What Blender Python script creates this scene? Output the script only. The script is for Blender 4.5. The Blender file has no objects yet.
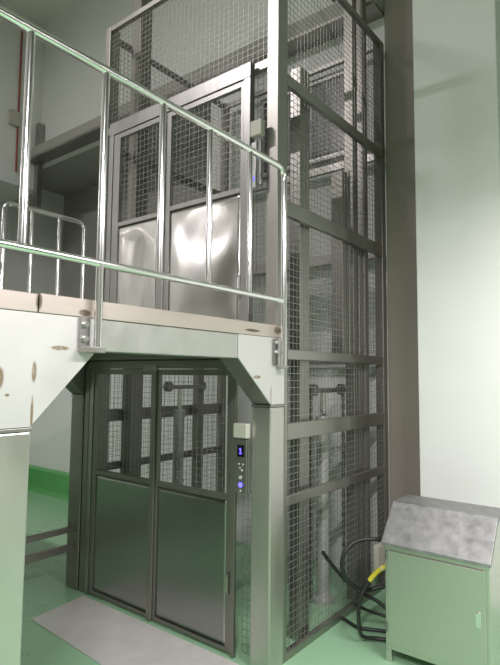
import bpy, bmesh, math, random
from mathutils import Vector, Matrix
random.seed(4)
S = bpy.context.scene
COL = S.collection

# ---------------------------------------------------------------- camera
cam_d = bpy.data.cameras.new('camera'); cam = bpy.data.objects.new('camera', cam_d); COL.objects.link(cam)
FPX, PITCH, YAW, ROLL = 530.08, math.radians(4.576), math.radians(38.066), math.radians(-0.540)
cam_d.sensor_fit = 'VERTICAL'; cam_d.sensor_height = 24; cam_d.lens = 24 * FPX / 665
cam_d.clip_start = 0.05; cam_d.clip_end = 100
fw = Vector((-math.sin(YAW), math.cos(YAW), 0)); rt = Vector((math.cos(YAW), math.sin(YAW), 0)); zz = Vector((0, 0, 1))
F = fw * math.cos(PITCH) + zz * math.sin(PITCH); U = -fw * math.sin(PITCH) + zz * math.cos(PITCH)
cr, sr = math.cos(ROLL), math.sin(ROLL)
R2 = rt * cr - U * sr; U2 = U * cr + rt * sr
m = Matrix.Identity(4)
for i in range(3):
    m[i][0] = R2[i]; m[i][1] = U2[i]; m[i][2] = -F[i]
m.translation = Vector((2.112, -2.9, 1.941))
cam.matrix_world = m
S.camera = cam

# ---------------------------------------------------------------- light
S.view_settings.view_transform = 'Standard'; S.view_settings.look = 'None'
S.view_settings.gamma = 1; S.view_settings.use_curve_mapping = False
S.view_settings.exposure = 0.9
W = bpy.data.worlds.new('world'); S.world = W; W.use_nodes = True
W.node_tree.nodes['Background'].inputs[0].default_value = (.9, 1, .93, 1)
W.node_tree.nodes['Background'].inputs[1].default_value = .05
LIGHT = (1.0, .94, .965)
LAMPS = [  # x, y, z, watts, rotation about z, length
    (-4.8, -4.0, 4.5, 12, 0, 1.5),
    (-0.6, -4.4, 7.8, 45, 0, 1.5),
    (-3.4, -4.6, 7.9, 150, 0, 1.5),  # added to brighten the upper walls, no fixture seen there
    (2.4, -0.4, 3.5, 62, 90, 1.5),
    (2.3, -3.7, 4.0, 165, 90, 1.5),
]

# ---------------------------------------------------------------- helpers
def box(bm, x0, x1, y0, y1, z0, z1):
    v = [bm.verts.new(p) for p in ((x0,y0,z0),(x1,y0,z0),(x1,y1,z0),(x0,y1,z0),(x0,y0,z1),(x1,y0,z1),(x1,y1,z1),(x0,y1,z1))]
    for f in ((0,3,2,1),(4,5,6,7),(0,1,5,4),(1,2,6,5),(2,3,7,6),(3,0,4,7)):
        bm.faces.new([v[i] for i in f])

def prism(bm, poly, axis, a, b):
    """poly: 2D outline in the plane across axis, pushed from a to b along axis"""
    def P(u, w, t):
        return {'x': (t, u, w), 'y': (u, t, w), 'z': (u, w, t)}[axis]
    A = [bm.verts.new(P(u, w, a)) for u, w in poly]; B = [bm.verts.new(P(u, w, b)) for u, w in poly]
    n = len(poly)
    bm.faces.new(A); bm.faces.new(B[::-1])
    for i in range(n):
        bm.faces.new((A[i], B[i], B[(i+1) % n], A[(i+1) % n]))

def tube(bm, pts, r, n=12):
    pts = [Vector(p) for p in pts]
    T = []
    for i in range(len(pts)):
        a = pts[max(i-1, 0)]; b = pts[min(i+1, len(pts)-1)]
        T.append((b - a).normalized())
    ref = Vector((0, 0, 1)) if abs(T[0].z) < .9 else Vector((1, 0, 0))
    N = (ref - T[0] * ref.dot(T[0])).normalized()
    rings = []
    for p, t in zip(pts, T):
        N = (N - t * N.dot(t)).normalized(); B = t.cross(N)
        rings.append([bm.verts.new(p + (N * math.cos(2*math.pi*k/n) + B * math.sin(2*math.pi*k/n)) * r) for k in range(n)])
    for a, b in zip(rings, rings[1:]):
        for k in range(n):
            f = bm.faces.new((a[k], a[(k+1) % n], b[(k+1) % n], b[k])); f.smooth = True
    for R_, fl in ((rings[0], True), (rings[-1], False)):
        c_ = [bm.verts.new(v.co) for v in R_]
        bm.faces.new(c_[::-1] if fl else c_)

def smooth_path(pts, sub=8):
    P = [Vector(p) for p in pts]; P = [2*P[0]-P[1]] + P + [2*P[-1]-P[-2]]
    out = []
    for i in range(1, len(P)-2):
        for k in range(sub):
            t = k/sub
            out.append(.5*((2*P[i]) + (P[i+1]-P[i-1])*t + (2*P[i-1]-5*P[i]+4*P[i+1]-P[i+2])*t*t + (3*P[i]-P[i-1]-3*P[i+1]+P[i+2])*t**3))
    out.append(P[-2]); return out

def round_corner(pts, r, seg=6):
    P = [Vector(p) for p in pts]; out = [P[0]]
    for a, b, c in zip(P, P[1:], P[2:]):
        u = (a-b).normalized(); w = (c-b).normalized()
        s = b + u*r; e = b + w*r
        for k in range(seg+1):
            t = k/seg
            out.append(s*(1-t)**2 + b*2*t*(1-t) + e*t*t)
    out.append(P[-1]); return out

def wires(bm, axis, c, u0, u1, w0, w1, pitch=.05, r=.0014):
    """welded wire mesh in the plane across axis at c; u horizontal, w vertical"""
    nu = max(1, round((u1-u0)/pitch)); nw = max(1, round((w1-w0)/pitch))
    def bar(a0, a1, b0, b1, c0, c1):
        if axis == 'x': box(bm, c0, c1, a0, a1, b0, b1)
        else: box(bm, a0, a1, c0, c1, b0, b1)
    for i in range(nu+1):
        u = u0 + (u1-u0)*i/nu
        bar(u-r, u+r, w0, w1, c-r, c+r)
    for i in range(nw+1):
        w = w0 + (w1-w0)*i/nw
        bar(u0, u1, w-r, w+r, c+r*.6, c+r*2.6)

def obj(name, bm, mat, parent=None, bevel=0):
    off = parent_origin(parent)
    if parent is None:
        xs = [v.co for v in bm.verts]
        off = Vector(((min(p.x for p in xs)+max(p.x for p in xs))/2, (min(p.y for p in xs)+max(p.y for p in xs))/2, min(p.z for p in xs)))
    bmesh.ops.translate(bm, verts=bm.verts, vec=-off)
    bmesh.ops.recalc_face_normals(bm, faces=bm.faces)
    me = bpy.data.meshes.new(name); bm.to_mesh(me); bm.free()
    o = bpy.data.objects.new(name, me); COL.objects.link(o)
    me.materials.append(mat)
    if parent is not None: o.parent = parent
    else: o.location = off
    ORIG[o.name] = off
    if bevel:
        b = o.modifiers.new('bevel', 'BEVEL'); b.width = bevel; b.segments = 2; b.limit_method = 'ANGLE'
    return o
ORIG = {}
def parent_origin(p):
    return Vector((0, 0, 0)) if p is None else ORIG[p.name]
def nb(): return bmesh.new()
def B(*boxes):
    bm = nb()
    for b in boxes: box(bm, *b)
    return bm
def tag(o, label, cat, group=None):
    o['label'] = label; o['category'] = cat
    if group: o['group'] = group
    return o
def thing(name, label, cat, loc, group=None):
    o = bpy.data.objects.new(name, None); COL.objects.link(o); o.location = loc; o.empty_display_size = .1
    ORIG[o.name] = Vector(loc)
    return tag(o, label, cat, group)
def struct(name, bm, mat, bevel=0, parent=None):
    o = obj(name, bm, mat, parent, bevel)
    if parent is None: o['kind'] = 'structure'
    return o

# ---------------------------------------------------------------- materials
def lin(r, g, b):
    f = lambda c: c/12.92 if c <= .04045 else ((c+.055)/1.055)**2.4
    return (f(r/255), f(g/255), f(b/255), 1)

def mat(name, col, rough=.5, metal=0, var=.08, scale=6, bump=0, bscale=40, stretch=(1,1,1), rvar=0, emit=0):
    M = bpy.data.materials.new(name); M.use_nodes = True
    nt = M.node_tree; b = nt.nodes['Principled BSDF']
    b.inputs['Metallic'].default_value = metal; b.inputs['Roughness'].default_value = rough
    tc = nt.nodes.new('ShaderNodeTexCoord'); mp = nt.nodes.new('ShaderNodeMapping'); mp.inputs['Scale'].default_value = stretch
    nt.links.new(tc.outputs['Object'], mp.inputs[0])
    n = nt.nodes.new('ShaderNodeTexNoise'); n.inputs['Scale'].default_value = scale; n.inputs['Detail'].default_value = 5
    nt.links.new(mp.outputs[0], n.inputs['Vector'])
    mx = nt.nodes.new('ShaderNodeMix'); mx.data_type = 'RGBA'
    mx.inputs['A'].default_value = tuple(c*(1-var) for c in col[:3])+(1,)
    mx.inputs['B'].default_value = tuple(min(1, c*(1+var)) for c in col[:3])+(1,)
    nt.links.new(n.outputs['Fac'], mx.inputs['Factor'])
    nt.links.new(mx.outputs['Result'], b.inputs['Base Color'])
    if rvar:
        mr = nt.nodes.new('ShaderNodeMapRange'); mr.inputs['To Min'].default_value = max(.02, rough-rvar); mr.inputs['To Max'].default_value = rough+rvar
        mr.inputs['From Min'].default_value = .3; mr.inputs['From Max'].default_value = .7
        nt.links.new(n.outputs['Fac'], mr.inputs['Value']); nt.links.new(mr.outputs[0], b.inputs['Roughness'])
    if bump:
        n2 = nt.nodes.new('ShaderNodeTexNoise'); n2.inputs['Scale'].default_value = bscale; n2.inputs['Detail'].default_value = 3
        nt.links.new(mp.outputs[0], n2.inputs['Vector'])
        bp = nt.nodes.new('ShaderNodeBump'); bp.inputs['Strength'].default_value = bump; bp.inputs['Distance'].default_value = .01
        nt.links.new(n2.outputs['Fac'], bp.inputs['Height']); nt.links.new(bp.outputs[0], b.inputs['Normal'])
    if emit:
        b.inputs['Emission Color'].default_value = col; b.inputs['Emission Strength'].default_value = emit
    M['bsdf'] = 1
    return M

def spots(M, plist, col, metal=None):
    """wear marks with their own outline: each entry is centre, radii in object space"""
    nt = M.node_tree; b = nt.nodes['Principled BSDF']
    tc = nt.nodes.new('ShaderNodeTexCoord')
    nz = nt.nodes.new('ShaderNodeTexNoise'); nz.inputs['Scale'].default_value = 30
    nt.links.new(tc.outputs['Object'], nz.inputs['Vector'])
    total = None
    for cpt, rad in plist:
        sb = nt.nodes.new('ShaderNodeVectorMath'); sb.operation = 'SUBTRACT'; sb.inputs[1].default_value = cpt
        nt.links.new(tc.outputs['Object'], sb.inputs[0])
        dv = nt.nodes.new('ShaderNodeVectorMath'); dv.operation = 'DIVIDE'; dv.inputs[1].default_value = rad
        nt.links.new(sb.outputs[0], dv.inputs[0])
        ln = nt.nodes.new('ShaderNodeVectorMath'); ln.operation = 'LENGTH'
        nt.links.new(dv.outputs[0], ln.inputs[0])
        mr = nt.nodes.new('ShaderNodeMapRange'); mr.interpolation_type = 'SMOOTHSTEP'
        mr.inputs['From Min'].default_value = 1.0; mr.inputs['From Max'].default_value = .55
        nt.links.new(ln.outputs['Value'], mr.inputs['Value'])
        if total is None: total = mr.outputs[0]
        else:
            mxm = nt.nodes.new('ShaderNodeMath'); mxm.operation = 'MAXIMUM'
            nt.links.new(total, mxm.inputs[0]); nt.links.new(mr.outputs[0], mxm.inputs[1]); total = mxm.outputs[0]
    mul = nt.nodes.new('ShaderNodeMath'); mul.operation = 'MULTIPLY'
    nm = nt.nodes.new('ShaderNodeMapRange'); nm.inputs['From Min'].default_value = .0; nm.inputs['From Max'].default_value = .5
    nt.links.new(nz.outputs['Fac'], nm.inputs['Value'])
    nt.links.new(total, mul.inputs[0]); nt.links.new(nm.outputs[0], mul.inputs[1])
    src = b.inputs['Base Color'].links[0].from_socket
    mx = nt.nodes.new('ShaderNodeMix'); mx.data_type = 'RGBA'; mx.inputs['B'].default_value = col
    nt.links.new(src, mx.inputs['A']); nt.links.new(mul.outputs[0], mx.inputs['Factor'])
    nt.links.new(mx.outputs['Result'], b.inputs['Base Color'])
    return M

STEEL = mat('brushed_steel', (.38,.375,.36,1), .40, 1, .10, 7, .05, 60, (1,1,.08), .06)
STEEL_DULL = mat('dull_steel', (.38,.37,.34,1), .42, 1, .14, 5, .05, 60, (1,1,.15), .08)
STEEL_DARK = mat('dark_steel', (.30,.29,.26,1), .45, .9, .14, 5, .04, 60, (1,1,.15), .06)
CHROME = mat('polished_tube', (.86,.86,.85,1), .17, 1, .04, 8)
SHEET = mat('mirror_sheet', (.56,.55,.52,1), .17, 1, .06, 3, 0, 40, (1,1,1), .05)
DOORSHEET = mat('door_sheet', (.36,.37,.345,1), .28, 1, .08, 4, 0, 80, (.1,.1,1), 0)
WIRE = mat('mesh_wire', (.36,.355,.33,1), .45, .65, .06, 9)
PLATE_A = mat('gusset_plate_bright', (.62,.61,.595,1), .48, .45, .06, 5, .06, 30, (1,1,1), .06)
PLATE_B = mat('beam_plate', (.52,.525,.49,1), .40, .85, .16, 6, .05, 30, (1,1,1), .08)
COLUMN = mat('column_steel', (.60,.585,.55,1), .42, .92, .18, 4, .06, 30, (1,1,.4), .08)
EDGE = mat('edge_angle', (.56,.50,.45,1), .45, .75, .18, 4, .05, 30, (1,.3,1), .06)
CAB_ROOF = mat('cabinet_roof', (.30,.305,.30,1), .5, .7, .5, 16, .05, 40, (1,1,1), .08)
CAB_BODY = mat('cabinet_steel', (.64,.63,.58,1), .34, .95, .07, 3, 0, 80, (.1,.1,1), 0)
FLOORM = mat('green_epoxy', lin(148,190,153), .28, 0, .06, 1.2, .0, 3, (1,1,1), .02)
KERBM = mat('green_kerb_paint', lin(98,168,100), .35, 0, .08, 3)
WALLM = mat('white_wall_paint', lin(226,229,224), .7, 0, .03, 1.5, .03, 60)
CORNERWALL = mat('grey_brown_panel', lin(152,145,134), .6, 0, .08, 2)
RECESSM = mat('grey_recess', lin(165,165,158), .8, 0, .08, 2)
GREYWALL = mat('grey_wall_paint', lin(128,128,120), .8, 0, .04, 2)
CEILM = mat('ceiling_paint', lin(226,226,218), .8, 0, .04, 2)
SILL = mat('threshold_plate', (.72,.71,.68,1), .5, .35, .16, 6, .05, 40)
BLACK = mat('black_rubber', lin(38,40,38), .45, 0, .1, 20)
YELLOW = mat('yellow_sleeve', lin(205,195,60), .5, 0, .1, 30)
CREAM = mat('cream_plastic', lin(188,187,174), .45, 0, .04, 8)
PANELBLK = mat('display_black', lin(20,20,30), .2, 0, .05, 8)
BLUE = mat('blue_glow', (.14,.10,1,1), .4, 0, 0, 8, emit=1.1)
WHITEB = mat('white_button', lin(205,205,200), .35, 0, .03, 8)
DARKGLASS = mat('dark_pane', lin(62,66,78), .25, 0, .1, 4)
LAMPM = mat('lamp_housing', lin(230,230,225), .5, 0, .03, 8)
DIFF = mat('lamp_diffuser', (1,1,.95,1), .5, 0, 0, 8, emit=3)
RED = mat('red_conduit', lin(150,70,55), .5, 0, .05, 8)
PIPEG = mat('cylinder_grey', (.55,.55,.53,1), .5, .6, .08, 8)

# ---------------------------------------------------------------- the room
XL, XR, YB, YF, ZC = -6.6, 5.2, 2.05, -7.0, 8.3
struct('floor', B((XL-1.2, XR, YF, YB+1.4, -.1, 0)), FLOORM)
struct('ceiling', B((XL-1.2, XR, YF, YB+1.4, ZC, ZC+.1)), CEILM)
# back wall: solid below the upper floor, an opening between 2.3 and 5.66 left of the lift
bm = B((XL-1.1, -2.45, YB, YB+.12, 0, 2.6), (XL-1.1, -2.45, YB, YB+.12, 5.66, ZC), (-2.45, XR, YB, YB+.12, 0, ZC))
struct('wall_back', bm, WALLM)
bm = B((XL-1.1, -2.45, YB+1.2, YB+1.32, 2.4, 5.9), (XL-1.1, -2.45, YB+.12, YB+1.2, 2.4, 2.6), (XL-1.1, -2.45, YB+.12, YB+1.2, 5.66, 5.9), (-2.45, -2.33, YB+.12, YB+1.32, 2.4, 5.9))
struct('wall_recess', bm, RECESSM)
bm = B((XL-.12, XL, YF, YB, 5.18, ZC), (XL-.12, XL, YF, .2, 0, 5.18), (XL-.12, XL, .2, YB, 0, 2.6), (XL-1.2, XL-1.101, .1, YB+1.4, 2.4, 5.95), (XL-1.1, XL-.12, .08, .2, 2.4, 5.95), (XL-1.1, XL-.12, .2, YB, 5.18, 5.3), (XL-1.1, XL-.12, .2, YB, 2.48, 2.6))
struct('wall_left', bm, WALLM)
struct('wall_front', B((XL-1.2, XR, YF-.1, YF, 0, ZC)), GREYWALL)
struct('wall_far_right', B((XR, XR+.1, YF, YB+.1, 0, ZC)), GREYWALL)
# white pillar on the right and the grey panel in the corner behind the cage
struct('wall_right', B((.43, 1.13, 1.6, YB-.002, 0, ZC)), WALLM, .01)
struct('wall_corner', B((-.02, .428, YB-.03, YB-.001, 0, ZC)), CORNERWALL)
# green kerb along the foot of the back wall
bm = nb(); prism(bm, [(YB-.001, 0), (YB-.14, 0), (YB-.10, .06), (YB-.09, .35), (YB-.06, .38), (YB-.001, .38)], 'x', XL+.001, -2.45)
struct('baseboard_back', bm, KERBM)
bm = nb(); prism(bm, [(XL+.001, 0), (XL+.14, 0), (XL+.10, .06), (XL+.09, .35), (XL+.06, .38), (XL+.001, .38)], 'y', YF+.01, YB-.15)
struct('baseboard_left', bm, KERBM)
# ledge beam along the back wall above the opening, and its polished lower lip
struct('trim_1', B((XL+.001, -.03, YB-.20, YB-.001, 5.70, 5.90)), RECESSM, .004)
struct('trim_2', B((XL+.001, -.03, YB-.26, YB-.002, 5.655, 5.695)), STEEL_DULL, .003)
struct('trim_3', B((XL+.03, XL+.13, YB-.12, YB-.02, 4.87, 6.38)), STEEL_DULL, .004)

# window behind the lift: dark pane, steel frame, mesh in front
wn = bpy.data.objects.new('window_1', None); COL.objects.link(wn); wn.location = (-.95, YB, 4.27); ORIG[wn.name] = Vector(wn.location); wn['kind'] = 'structure'
wx0, wx1, wz0, wz1 = -1.6, -.25, 4.27, 5.24
obj('pane', B((wx0+.04, wx1-.04, YB-.012, YB-.004, wz0+.04, wz1-.04)), DARKGLASS, wn)
obj('window_frame', B((wx0, wx1, YB-.05, YB-.001, wz0, wz0+.06), (wx0, wx1, YB-.05, YB-.001, wz1-.06, wz1), (wx0, wx0+.05, YB-.05, YB-.001, wz0+.06, wz1-.06), (wx1-.05, wx1, YB-.05, YB-.001, wz0+.06, wz1-.06)), STEEL, wn, .003)
bm = nb(); wires(bm, 'y', YB-.04, wx0+.05, wx1-.05, wz0+.06, wz1-.06, .05, .003); obj('wire_screen', bm, WIRE, wn)

# ---------------------------------------------------------------- lift cage
LX0, LX1, LY0, LY1, LT = -2.12, 0.0, .10, 1.95, 5.30
cage = thing('lift_cage', 'tall grey steel lift shaft cage with wire mesh sides behind the platform', 'lift cage', (-1.06, 1.02, 0))
def part(name, bm, mat_, parent=cage, bevel=.004): return obj(name, bm, mat_, parent, bevel)
part('corner_post', B((-.10, 0, .10, .22, 2.285, LT)), STEEL_DULL)
part('corner_post', B((LX0, LX0+.13, .10, .22, .0, 2.19)), STEEL_DARK)
part('corner_post', B((LX0+.06, LX0+.13, .10, .22, 2.19, LT)), STEEL_DULL)
part('corner_post', B((-.08, 0, 1.87, LY1, 0, LT)), STEEL_DARK)
part('corner_post', B((LX0, LX0+.08, 1.87, LY1, 0, LT)), STEEL_DARK)
part('corner_post', B((-.055, -.002, .20, .235, 0, 2.283)), STEEL_DULL)
RAILS = [(0, .055), (1.03, 1.10), (1.485, 1.60), (2.055, 2.125), (3.10, 3.21), (4.09, 4.17), (LT-.05, LT)]
for a, b in RAILS:
    y0 = .235 if b < 2.2 else .22
    part('side_rail', B((-.045, -.001, y0, 1.87, a, b)), STEEL_DULL)
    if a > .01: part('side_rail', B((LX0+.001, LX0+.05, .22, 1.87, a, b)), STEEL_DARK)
    if a > 2: part('back_rail', B((LX0+.08, -.08, LY1-.05, LY1-.002, a, b)), STEEL_DULL)
part('front_rail', B((LX0+.13, -.10, .105, .15, LT-.05, LT)), STEEL_DULL)
part('front_rail', B((LX0+.13, -.10, .105, .15, 4.2, 4.27)), STEEL_DULL)
part('front_rail', B((LX0+.13, -.165, .2, .25, 2.03, 2.19)), STEEL_DARK)
for (a0, a), (b, b1) in zip(RAILS, RAILS[1:]):
    y0 = .235 if b < 2.2 else .22
    bm = nb(); wires(bm, 'x', -.012, y0, 1.87, a, b); part('wire_mesh', bm, WIRE, bevel=0)
    bm = nb(); wires(bm, 'x', LX0+.012, .22, 1.87, a, b); part('wire_mesh', bm, WIRE, bevel=0)
    if a > 2:
        bm = nb(); wires(bm, 'y', LY1-.02, LX0+.08, -.08, a, b); part('wire_mesh', bm, WIRE, bevel=0)
bm = nb(); wires(bm, 'y', .12, LX0+.13, -.10, 4.27, LT-.05); part('wire_mesh', bm, WIRE, bevel=0)
bm = nb(); wires(bm, 'y', .12, LX0+.13, -1.86, 2.29, 4.2); part('wire_mesh', bm, WIRE, bevel=0)
bm = nb(); wires(bm, 'y', .12, -.2, -.10, 2.29, 4.2); part('wire_mesh', bm, WIRE, bevel=0)
bm = nb(); wires(bm, 'y', .12, -.30, -.165, .02, 1.12); part('wire_mesh', bm, WIRE, bevel=0)
# guide columns inside the cage
def guide(x0, x1, y0, y1, z1, m_=STEEL_DARK, z0=0):
    part('guide_column', B((x0, x1, y0, y1, z0, z1)), m_)
guide(-.17, -.075, .51, .65, 4.4, STEEL_DULL)
guide(-.16, -.046, 1.15, 1.24, 3.74, z0=2.06)
guide(-.15, -.046, 1.265, 1.30, 3.77, z0=2.06)
guide(-.17, -.08, 1.42, 1.51, 6.6)
guide(-.15, -.10, 1.57, 1.635, 3.2, STEEL)
guide(-.17, -.08, 1.64, 1.72, 6.6)
guide(LX0+.06, LX0+.19, .42, .57, 6.6)
guide(LX0+.06, LX0+.14, 1.40, 1.50, 2.6)

# hydraulic lifting gear inside the cage, one cylinder on each side
def lifting_gear(x, y, label):
    t = thing('hydraulic_cylinder', label, 'cylinder', (x, y, 0), 'hydraulic cylinders inside the lift cage')
    bm = nb(); tube(bm, [(x, y, 0), (x, y, .04)], .10, 20); obj('base_flange', bm, PIPEG, t)
    bm = nb(); tube(bm, [(x, y, .04), (x, y, 1.56)], .055, 20); tube(bm, [(x, y, 1.5), (x, y, 1.58)], .065, 20); tube(bm, [(x, y, .85), (x, y, .87)], .062, 20); obj('barrel', bm, PIPEG, t)
    bm = nb(); tube(bm, [(x, y, 1.58), (x, y, 1.79)], .028, 14); obj('piston_rod', bm, CHROME, t)
    obj('crosshead', B((x-.04, x+.04, y-.19, y+.36, 1.79, 1.83)), STEEL, t, .004)
    for k, yy in enumerate((y-.16, y+.33)):
        bm = nb(); tube(bm, [(x-.025, yy, 1.815), (x+.025, yy, 1.815)], .05, 18); obj('sprocket', bm, STEEL_DARK, t)
    return t
lifting_gear(-.3, 1.24, 'grey upright hydraulic cylinder with crosshead behind the right mesh side')
lifting_gear(-1.86, 1.0, 'grey upright hydraulic cylinder with crosshead seen through the lower gate')
bm = nb(); tube(bm, round_corner([(-.245, 1.32, 1.28), (-.245, 1.66, 1.29), (-.245, 1.72, .012)], .08, 6), .02, 12)
tag(obj('hydraulic_pipe', bm, PIPEG), 'bent grey hydraulic pipe beside the cylinder behind the right mesh side', 'pipe')
def chain(x, y, z0, z1, label):
    bm = nb(); n = int((z1-z0)/.045)
    for i in range(n):
        z = z0 + i*.045
        if i % 2: box(bm, x-.012, x-.006, y-.012, y+.012, z, z+.055); box(bm, x+.006, x+.012, y-.012, y+.012, z, z+.055)
        else: box(bm, x-.005, x+.005, y-.014, y+.014, z, z+.055)
    return tag(obj('lift_chain', bm, STEEL_DARK), label, 'chain', 'lifting chains inside the lift cage')
chain(-.3, 1.04, .05, 1.76, 'steel lifting chain hanging at the near end of the right crosshead')
chain(-.3, 1.615, .05, 1.76, 'steel lifting chain hanging at the far end of the right crosshead')

# ---------------------------------------------------------------- platform
plat = thing('mezzanine_platform', 'raised stainless steel platform on square columns in front of the lift', 'platform', (-1.15, -1.2, 0))
PO = Vector((-1.15, -1.2, 0))
def pp(name, bm, m_, bevel=.004): return obj(name, bm, m_, plat, bevel)
def loc(x, y, z): return (x-PO.x, y-PO.y, z-PO.z)
spots(PLATE_A, [(loc(0, -1.569, 2.052), (.05, .055, .013)), (loc(0, -1.687, 1.945), (.05, .014, .055)), (loc(0, -1.69, 1.77), (.05, .008, .09)), (loc(0, -1.835, 1.92), (.05, .022, .055)),
                (loc(0, -.261, 1.934), (.05, .05, .011)), (loc(0, -.124, 1.928), (.05, .05, .014)), (loc(0, .034, 1.80), (.05, .006, .09)), (loc(0, -1.80, 1.85), (.05, .012, .008))], (.26, .20, .13, 1))
spots(EDGE, [(loc(-.01, -1.68, 2.25), (.06, .02, .05)), (loc(0, -.18, 2.23), (.06, .10, .012)), (loc(0, -1.45, 2.22), (.06, .04, .02)), (loc(0, .1, 2.25), (.06, .05, .03))], (.16, .13, .10, 1))
PX0, PY0 = -2.31, -6.6
pp('deck', B((PX0, -.022, PY0, .09, 2.20, 2.27)), STEEL_DULL)
pp('deck', B((-4.7, PX0-.002, PY0, -.86, 2.08, 2.27)), STEEL_DULL)  # unseen left wing, added to keep lamp light off the floor below
pp('edge_angle', B((-.02, .004, -1.678, .20, 2.20, 2.285)), EDGE, .003)
pp('edge_angle', B((-.02, .004, PY0, -1.684, 2.20, 2.28)), EDGE, .003)
pp('edge_beam', B((-.12, -.002, -1.39, -.323, 2.045, 2.198)), PLATE_B, .006)
pp('edge_beam', B((PX0, PX0+.12, -1.39, -.323, 2.045, 2.198)), PLATE_B, .006)
pp('cross_beam', B((PX0+.19, -.165, -.06, .085, 2.06, 2.198)), STEEL_DARK)
pp('cross_beam', B((PX0+.19, -.165, -1.95, -1.80, 2.05, 2.198)), STEEL_DARK)
for xm in (-.75, -1.5): pp('joist', B((xm-.05, xm+.05, -1.80, -.06, 2.10, 2.198)), STEEL_DARK)
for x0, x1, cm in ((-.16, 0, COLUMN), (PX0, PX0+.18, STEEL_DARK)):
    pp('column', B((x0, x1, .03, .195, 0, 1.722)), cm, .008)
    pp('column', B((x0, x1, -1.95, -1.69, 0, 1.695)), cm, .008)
    pp('cap_plate', B((x0-.004, x1+.004, -1.955, -1.685, 1.697, 1.712)), STEEL_DULL, .002)
    pp('cap_plate', B((x0-.004, x1+.004, .025, .2, 1.724, 1.738)), STEEL_DULL, .002)
    for out in ([(-1.695, 1.714), (-1.945, 1.714), (-2.25, 2.02), (-2.25, 2.198), (-1.392, 2.198), (-1.392, 2.03)],
                [(.035, 1.74), (.195, 1.74), (.195, 2.10), (.15, 2.15), (.15, 2.198), (-.321, 2.198), (-.321, 2.05)]):
        bm = nb(); prism(bm, out, 'x', x0, x1-.009); g = pp('gusset', bm, STEEL_DARK)  # core steel darkened to carry the shade on the slanted underside
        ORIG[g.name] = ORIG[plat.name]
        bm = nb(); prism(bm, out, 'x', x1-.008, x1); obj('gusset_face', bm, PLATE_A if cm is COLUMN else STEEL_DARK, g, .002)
for a, b in ((.335, .395), (.505, .552)):
    pp('low_rail', B((-2.235, -2.19, -1.69, .03, a, b)), STEEL_DARK, .003)

# ---------------------------------------------------------------- hand rails
XH = .045
hr = thing('guard_rail', 'polished tubular guard rail along the near edge of the platform', 'railing', (XH, -1.2, 2.05))
bm = nb(); tube(bm, round_corner([(XH, -2.7, 3.40), (XH, .115, 3.40), (XH, .115, 1.99)], .10, 8), .0225, 16); obj('top_tube', bm, CHROME, hr)
bm = nb(); tube(bm, [(XH, -2.7, 2.455), (XH, .095, 2.455)], .0195, 14); obj('lower_tube', bm, CHROME, hr)
for y, z0 in ((-2.57, 2.47), (-2.18, 2.47), (-1.79, 2.47), (-1.405, 2.06), (-1.035, 2.47), (-.66, 2.47), (-.275, 2.47)):
    bm = nb(); tube(bm, [(XH, y, z0), (XH, y, 3.385)], .0185, 14)
    obj('post', bm, CHROME, hr)
for y in (-1.405, .115):
    if y < 0: bm = B((.006, XH+.026, y-.075, y+.028, 2.035, 2.062)); bp = (.006, .014, y-.075, y-.022, 2.064, 2.2)
    else: bm = B((.006, XH+.026, y-.03, y+.028, 1.985, 2.0)); bp = (.006, .014, y-.07, y-.02, 2.01, 2.19)
    br = obj('bracket', bm, STEEL_DULL, hr, .003)
    ORIG[br.name] = ORIG[hr.name]
    obj('bracket_plate', B(bp), STEEL, br, .002)
    for z in (2.10, 2.165):
        yy = y-.05
        bm = nb(); tube(bm, [(.0145, yy, z), (.032, yy, z)], .013, 6); obj('bolt', bm, CHROME, br)
rr = thing('guard_rail', 'low polished tube rail on the far left edge of the platform beside the lift', 'railing', (-2.2, -.36, 2.27))
XG = -2.2
bm = nb(); tube(bm, round_corner([(XG, -.75, 2.272), (XG, -.75, 3.37), (XG, .03, 3.37), (XG, .03, 2.272)], .08, 8), .02, 14); obj('top_tube', bm, CHROME, rr)
for y in (-.50, -.235):
    bm = nb(); tube(bm, [(XG, y, 2.272), (XG, y, 3.36)], .016, 12); obj('post', bm, CHROME, rr)

# ---------------------------------------------------------------- gates
def sheet_bm(x0, x1, y, z0, z1, amp, seed, n=26):
    rnd = random.Random(seed); bm = nb()
    ph = [rnd.uniform(0, 6.28) for _ in range(6)]
    V = []
    for j in range(n+1):
        row = []
        for i in range(n+1):
            u, w = i/n, j/n
            e = min(u, 1-u, w, 1-w)*6; e = min(e, 1)
            d = amp*e*(math.sin(4.2*u+2.1*w+ph[0]) + .7*math.sin(6.1*w-3.3*u+ph[1]) + .5*math.sin(8.3*u+ph[2]))
            row.append(bm.verts.new((x0+(x1-x0)*u, y+d, z0+(z1-z0)*w)))
        V.append(row)
    for j in range(n):
        for i in range(n):
            f = bm.faces.new((V[j][i], V[j][i+1], V[j+1][i+1], V[j+1][i])); f.smooth = True
    bk = [bm.verts.new((x, y+.02, z)) for x, z in ((x0, z0), (x1, z0), (x1, z1), (x0, z1))]
    bm.faces.new(bk[::-1])
    bm.faces.new([V[0][i] for i in range(n, -1, -1)] + [bk[0], bk[1]])
    bm.faces.new([V[j][0] for j in range(n+1)] + [bk[3], bk[0]])
    bm.faces.new([V[n][i] for i in range(n+1)] + [bk[2], bk[3]])
    bm.faces.new([V[j][n] for j in range(n, -1, -1)] + [bk[1], bk[2]])
    return bm

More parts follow.
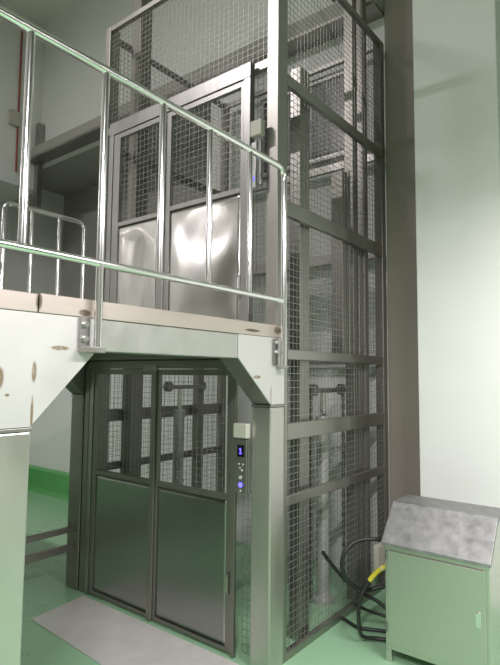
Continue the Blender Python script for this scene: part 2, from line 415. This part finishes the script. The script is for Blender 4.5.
def leaf(t, x0, x1, z0, zs, z1, st_l, st_r, msheet, mframe, amp, seed, back):
    Y = .05
    L = obj('gate_leaf', B((x0, x0+st_l, Y-.012, Y+.025, z0, z1), (x1-st_r, x1, Y-.012, Y+.025, z0, z1), (x0+st_l, x1-st_r, Y-.012, Y+.025, z1-.045, z1),
          (x0+st_l, x1-st_r, Y-.012, Y+.025, zs, zs+.04), (x0+st_l, x1-st_r, Y-.012, Y+.025, z0, z0+.03)), mframe, t, .003)
    ORIG[L.name] = ORIG[t.name]
    obj('sheet_panel', sheet_bm(x0+st_l, x1-st_r, Y-.004, z0+.03, zs, amp, seed), msheet, L)
    bm = nb(); wires(bm, 'y', Y+.005, x0+st_l, x1-st_r, zs+.04, z1-.045); obj('wire_mesh', bm, WIRE, L)
    return L

lg = thing('lift_gate', 'lower double lift gate with dark steel panels under the platform', 'gate', (-1.15, .05, 0))
obj('door_jamb', B((-2.115, -2.05, .04, .09, 0, 2.03)), STEEL_DARK, lg, .003)
obj('door_jamb', B((-.335, -.305, .03, .055, 0, 2.03)), STEEL_DARK, lg, .003)
obj('door_track', B((-2.05, -.335, .03, .085, 1.985, 2.05)), STEEL_DARK, lg, .003)
obj('guide_channel', B((-2.05, -2.01, .045, .09, 0, 1.985), (-2.01, -1.975, .03, .05, 0, 1.985)), STEEL_DULL, lg, .002)
for i in range(14):
    z = .12 + i*.055
    bm = nb(); tube(bm, [(-2.03, .038, z), (-2.03, .046, z)], .009, 8); obj('bolt', bm, STEEL, lg)
leaf(lg, -1.97, -1.17, .02, 1.05, 1.98, .05, .035, DOORSHEET, STEEL_DARK, .0012, 3, 0)
leaf(lg, -1.165, -.34, .02, 1.05, 1.98, .05, .05, DOORSHEET, STEEL_DARK, .0012, 8, 0)
bm = B((-1.195, -1.14, .022, .036, .02, 1.98)); obj('meeting_strip', bm, STEEL_DARK, lg, .003)
bm = B((-.37, -.345, .015, .037, .42, .56)); tube(bm, [(-.358, .012, .44), (-.358, .012, .54)], .008, 8); obj('latch', bm, STEEL_DULL, lg, .002)
obj('lock_box', B((-1.30, -1.13, .02, .04, 1.965, 2.02)), STEEL_DULL, lg, .003)

ug = thing('lift_gate', 'upper double lift gate with shiny steel panels standing on the platform', 'gate', (-1.03, .05, 2.27))
obj('door_frame', B((-1.86, -1.80, .03, .085, 2.272, 4.13), (-.262, -.20, .03, .085, 2.272, 4.13), (-1.86, -.20, .03, .085, 4.13, 4.245)), STEEL, ug, .004)
leaf(ug, -1.797, -1.125, 2.285, 3.255, 4.125, .09, .06, SHEET, STEEL, .006, 5, 0)
leaf(ug, -1.12, -.265, 2.285, 3.275, 4.125, .08, .03, SHEET, STEEL, .006, 12, 0)
obj('meeting_strip', B((-1.15, -1.095, .024, .037, 2.285, 4.125)), STEEL, ug, .003)
bm = B((-.30, -.275, .018, .037, 2.5, 2.66)); tube(bm, [(-.287, .014, 2.52), (-.287, .014, 2.64)], .008, 8); obj('latch', bm, STEEL, ug, .002)

# ---------------------------------------------------------------- call panels
def digit_one(x, y, z, s):
    return B((x-.12*s, x+.12*s, y-.002, y, z-.5*s, z+.5*s), (x-.28*s, x-.12*s, y-.002, y, z+.25*s, z+.45*s), (x-.3*s, x+.3*s, y-.002, y, z-.5*s, z-.38*s))
def ring(bm, x, y, z, r0, r1, n=20):
    a = [(x+r1*math.cos(2*math.pi*k/n), z+r1*math.sin(2*math.pi*k/n)) for k in range(n)]
    b = [(x+r0*math.cos(2*math.pi*k/n), z+r0*math.sin(2*math.pi*k/n)) for k in range(n)]
    A = [bm.verts.new((p[0], y, p[1])) for p in a]; Bv = [bm.verts.new((p[0], y, p[1])) for p in b]
    A2 = [bm.verts.new((p[0], y+.003, p[1])) for p in a]; B2 = [bm.verts.new((p[0], y+.003, p[1])) for p in b]
    for k in range(n):
        j = (k+1) % n
        bm.faces.new((A[k], A[j], Bv[j], Bv[k])); bm.faces.new((A[k], A2[k], A2[j], A[j])); bm.faces.new((Bv[k], Bv[j], B2[j], B2[k])); bm.faces.new((A2[k], B2[k], B2[j], A2[j]))
t = thing('call_panel', 'lower call panel with blue display and lit button beside the dark gate', 'call panel', (-.26, .05, 1.14))
obj('faceplate', B((-.28, -.18, .0, .012, 1.13, 1.495)), STEEL_DULL, t, .003)
obj('back_box', B((-.27, -.168, .0125, .028, 1.125, 1.5)), STEEL, t, .003)
obj('display', B((-.26, -.20, -.003, -.0005, 1.375, 1.455)), PANELBLK, t)
obj('display_digit', digit_one(-.23, -.0035, 1.415, .04), BLUE, t)
bm = nb(); ring(bm, -.23, -.004, 1.185, .012, .018); bl = obj('call_button', bm, BLUE, t)
bm = nb(); tube(bm, [(-.23, -.004, 1.185), (-.23, 0, 1.185)], .010, 14); obj('button_cap', bm, WHITEB, t)
for xx, z, r in ((-.23, 1.235, .013), (-.218, 1.285, .008), (-.235, 1.30, .006), (-.245, 1.325, .006), (-.21, 1.325, .006), (-.23, 1.145, .007)):
    bm = nb(); tube(bm, [(xx, -.004, z), (xx, 0, z)], r, 12); obj('button', bm, WHITEB, t)
tag(obj('signal_box', B((-.285, -.168, -.02, .028, 1.505, 1.605)), CREAM, None, .006), 'cream plastic box mounted directly above the lower call panel', 'box')
t = thing('call_panel', 'upper call panel with one blue button beside the shiny gate', 'call panel', (-.15, .05, 3.27))
obj('faceplate', B((-.188, -.14, .03, .045, 3.27, 3.62)), STEEL, t, .003)
obj('button_plate', B((-.186, -.142, .022, .0298, 3.28, 3.41)), WHITEB, t, .003)
bm = nb(); ring(bm, -.162, .018, 3.345, .009, .016); obj('call_button', bm, BLUE, t)
bm = nb(); tube(bm, [(-.12, .055, 3.3), (-.12, .055, 3.64)], .013, 12); obj('conduit', bm, STEEL, t)
tag(obj('signal_box', B((-.185, -.085, .01, .06, 3.655, 3.77)), CREAM, None, .006), 'cream plastic box mounted directly above the upper call panel', 'box')

# ---------------------------------------------------------------- threshold plate
bm = nb(); prism(bm, [(-1.97, -.01), (-.22, -.01), (-.22, -.40), (-.35, -.62), (-1.9, -.53)], 'z', .001, .012)
tag(obj('threshold_plate', bm, SILL, None, .002), 'worn pale steel plate on the floor before the lower lift gate', 'floor plate')

# ---------------------------------------------------------------- control cabinet
CX0, CX1, CY0, CY1 = .522, 1.205, .675, 1.14
cb = thing('control_cabinet', 'stainless floor cabinet with sloping roof beside the cage and white pillar', 'cabinet', ((CX0+CX1)/2, .9, 0))
bm = nb(); prism(bm, [(CY0, .085), (CY0, .775), (CY0+.195, 1.0), (CY1, 1.0), (CY1, .085)], 'x', CX0, CX1); obj('body', bm, CAB_BODY, cb, .004)
bm = nb(); prism(bm, [(CY0-.03, .775), (CY0-.03, .797), (CY0+.185, 1.035), (CY1+.01, 1.035), (CY1+.01, 1.005), (CY0+.195, 1.005), (CY0-.012, .777)], 'x', CX0-.015, CX1+.015); obj('roof', bm, CAB_ROOF, cb, .003)
dr = obj('door', B((CX0+.022, CX1-.022, CY0-.014, CY0-.001, .125, .745)), CAB_BODY, cb, .004)
ORIG[dr.name] = ORIG[cb.name]
bm = nb(); hx, hz = 1.137, .445
prism(bm, [(hx+.016*math.cos(a*math.pi/8), hz+.03*(1 if a < 8 else -1)*(1)+.016*math.sin(a*math.pi/8)) for a in range(17)][:-1], 'y', CY0-.024, CY0-.0145)
tube(bm, [(hx, CY0-.03, hz-.026), (hx, CY0-.02, hz-.026)], .008, 10)
obj('handle', bm, CHROME, dr, .002)
for z in (.2, .68):
    bm = nb(); tube(bm, [(CX0+.014, CY0-.008, z), (CX0+.014, CY0-.008, z+.06)], .007, 10); obj('hinge', bm, STEEL, cb)
for x in (CX0, CX1-.04):
    for y in (CY0, CY1-.04):
        obj('leg', B((x, x+.04, y, y+.04, 0, .085)), CAB_BODY, cb, .002)

# ---------------------------------------------------------------- hoses
def hose(pts, r, label, name='cable'):
    bm = nb(); tube(bm, smooth_path(pts, 10), r, 12); return tag(obj(name, bm, BLACK), label, 'cable', 'black cables between the cage and the cabinet')
hose([(.512, 1.0, .70), (.42, .88, .74), (.27, .74, .73), (.20, .66, .62), (.20, .70, .47), (.27, .84, .36), (.38, .92, .38), (.512, .95, .44)], .0145, 'thick black cable looping high from the cabinet side against the mesh')
hose([(.012, .70, .61), (.03, .80, .50), (.08, .90, .38), (.20, .93, .30), (.36, .93, .26), (.512, .92, .18)], .0145, 'thick black cable hanging off the mesh down to the cabinet')
h = thing('cable', 'black cable with a yellow sleeve arching out of the cabinet side', 'cable', (.4, .8, 0), 'black cables between the cage and the cabinet')
pa = smooth_path([(.512, .80, .60), (.44, .78, .56), (.36, .75, .46), (.31, .72, .34), (.29, .73, .20), (.29, .78, .06), (.36, .86, .03), (.512, .92, .035)], 10)
bm = nb(); tube(bm, pa, .014, 12); obj('cable_core', bm, BLACK, h)
bm = nb(); tube(bm, pa[1:20], .0175, 12); obj('yellow_sleeve', bm, YELLOW, h)
bm = nb(); tube(bm, pa[8:10], .022, 12); obj('cable_tie', bm, WHITEB, h)
hose([(.012, 1.0, .03), (.08, .99, .018), (.18, .96, .018), (.33, 1.02, .018), (.512, 1.06, .03)], .013, 'thin black cable lying flat on the green floor into the cabinet')
hose([(.18, .88, .22), (.25, .97, .16), (.35, 1.03, .13), (.512, 1.06, .11)], .012, 'short black cable curving low between the looped cables and cabinet')

tag(obj('junction_box', B((.002, .05, 1.60, 1.74, .22, .44)), CREAM, None, .005), 'small pale junction box low on the cage behind the cabinet', 'box')
tag(obj('wall_box', B((XL+.001, XL+.06, 1.42, 1.62, 6.2, 6.45)), CREAM, None, .006), 'small white box high on the left wall at the frame edge', 'box')
bm = nb(); tube(bm, [(XL+.02, 1.60, 5.4), (XL+.02, 1.60, 8.1)], .016, 8)
tag(obj('wall_conduit', bm, RED), 'thin red conduit running up the left wall', 'conduit')
bm = nb(); tube(bm, [(-.6, YB-.08, 6.05), (.42, YB-.08, 6.05)], .03, 10)
tag(obj('wall_pipe', bm, STEEL_DARK), 'dark horizontal pipe high on the wall right of the cage', 'pipe')

# ---------------------------------------------------------------- lamps
for i, (x, y, z, w, rz, ln) in enumerate(LAMPS):
    t = thing('batten_lamp', 'unseen white batten lamp hanging on rods from the ceiling', 'lamp', (x, y, z), 'batten lamps under the ceiling')
    a = ln/2
    if rz: hb = (x-.09, x+.09, y-a, y+a, z, z+.06)
    else: hb = (x-a, x+a, y-.09, y+.09, z, z+.06)
    obj('housing', B(hb), LAMPM, t, .005)
    for s in (-.5, .5):
        px, py = (x, y+s*ln*.8) if rz else (x+s*ln*.8, y)
        bm = nb(); tube(bm, [(px, py, z+.06), (px, py, ZC)], .008, 8); obj('rod', bm, STEEL_DARK, t)
    ld = bpy.data.lights.new('lamp_light', 'AREA'); ld.shape = 'RECTANGLE'; ld.size = ln; ld.size_y = .16; ld.energy = w; ld.color = LIGHT
    lo = bpy.data.objects.new('lamp_light', ld); COL.objects.link(lo); lo.parent = t; lo.location = (0, 0, -.01); lo.rotation_euler = (0, 0, math.radians(rz))
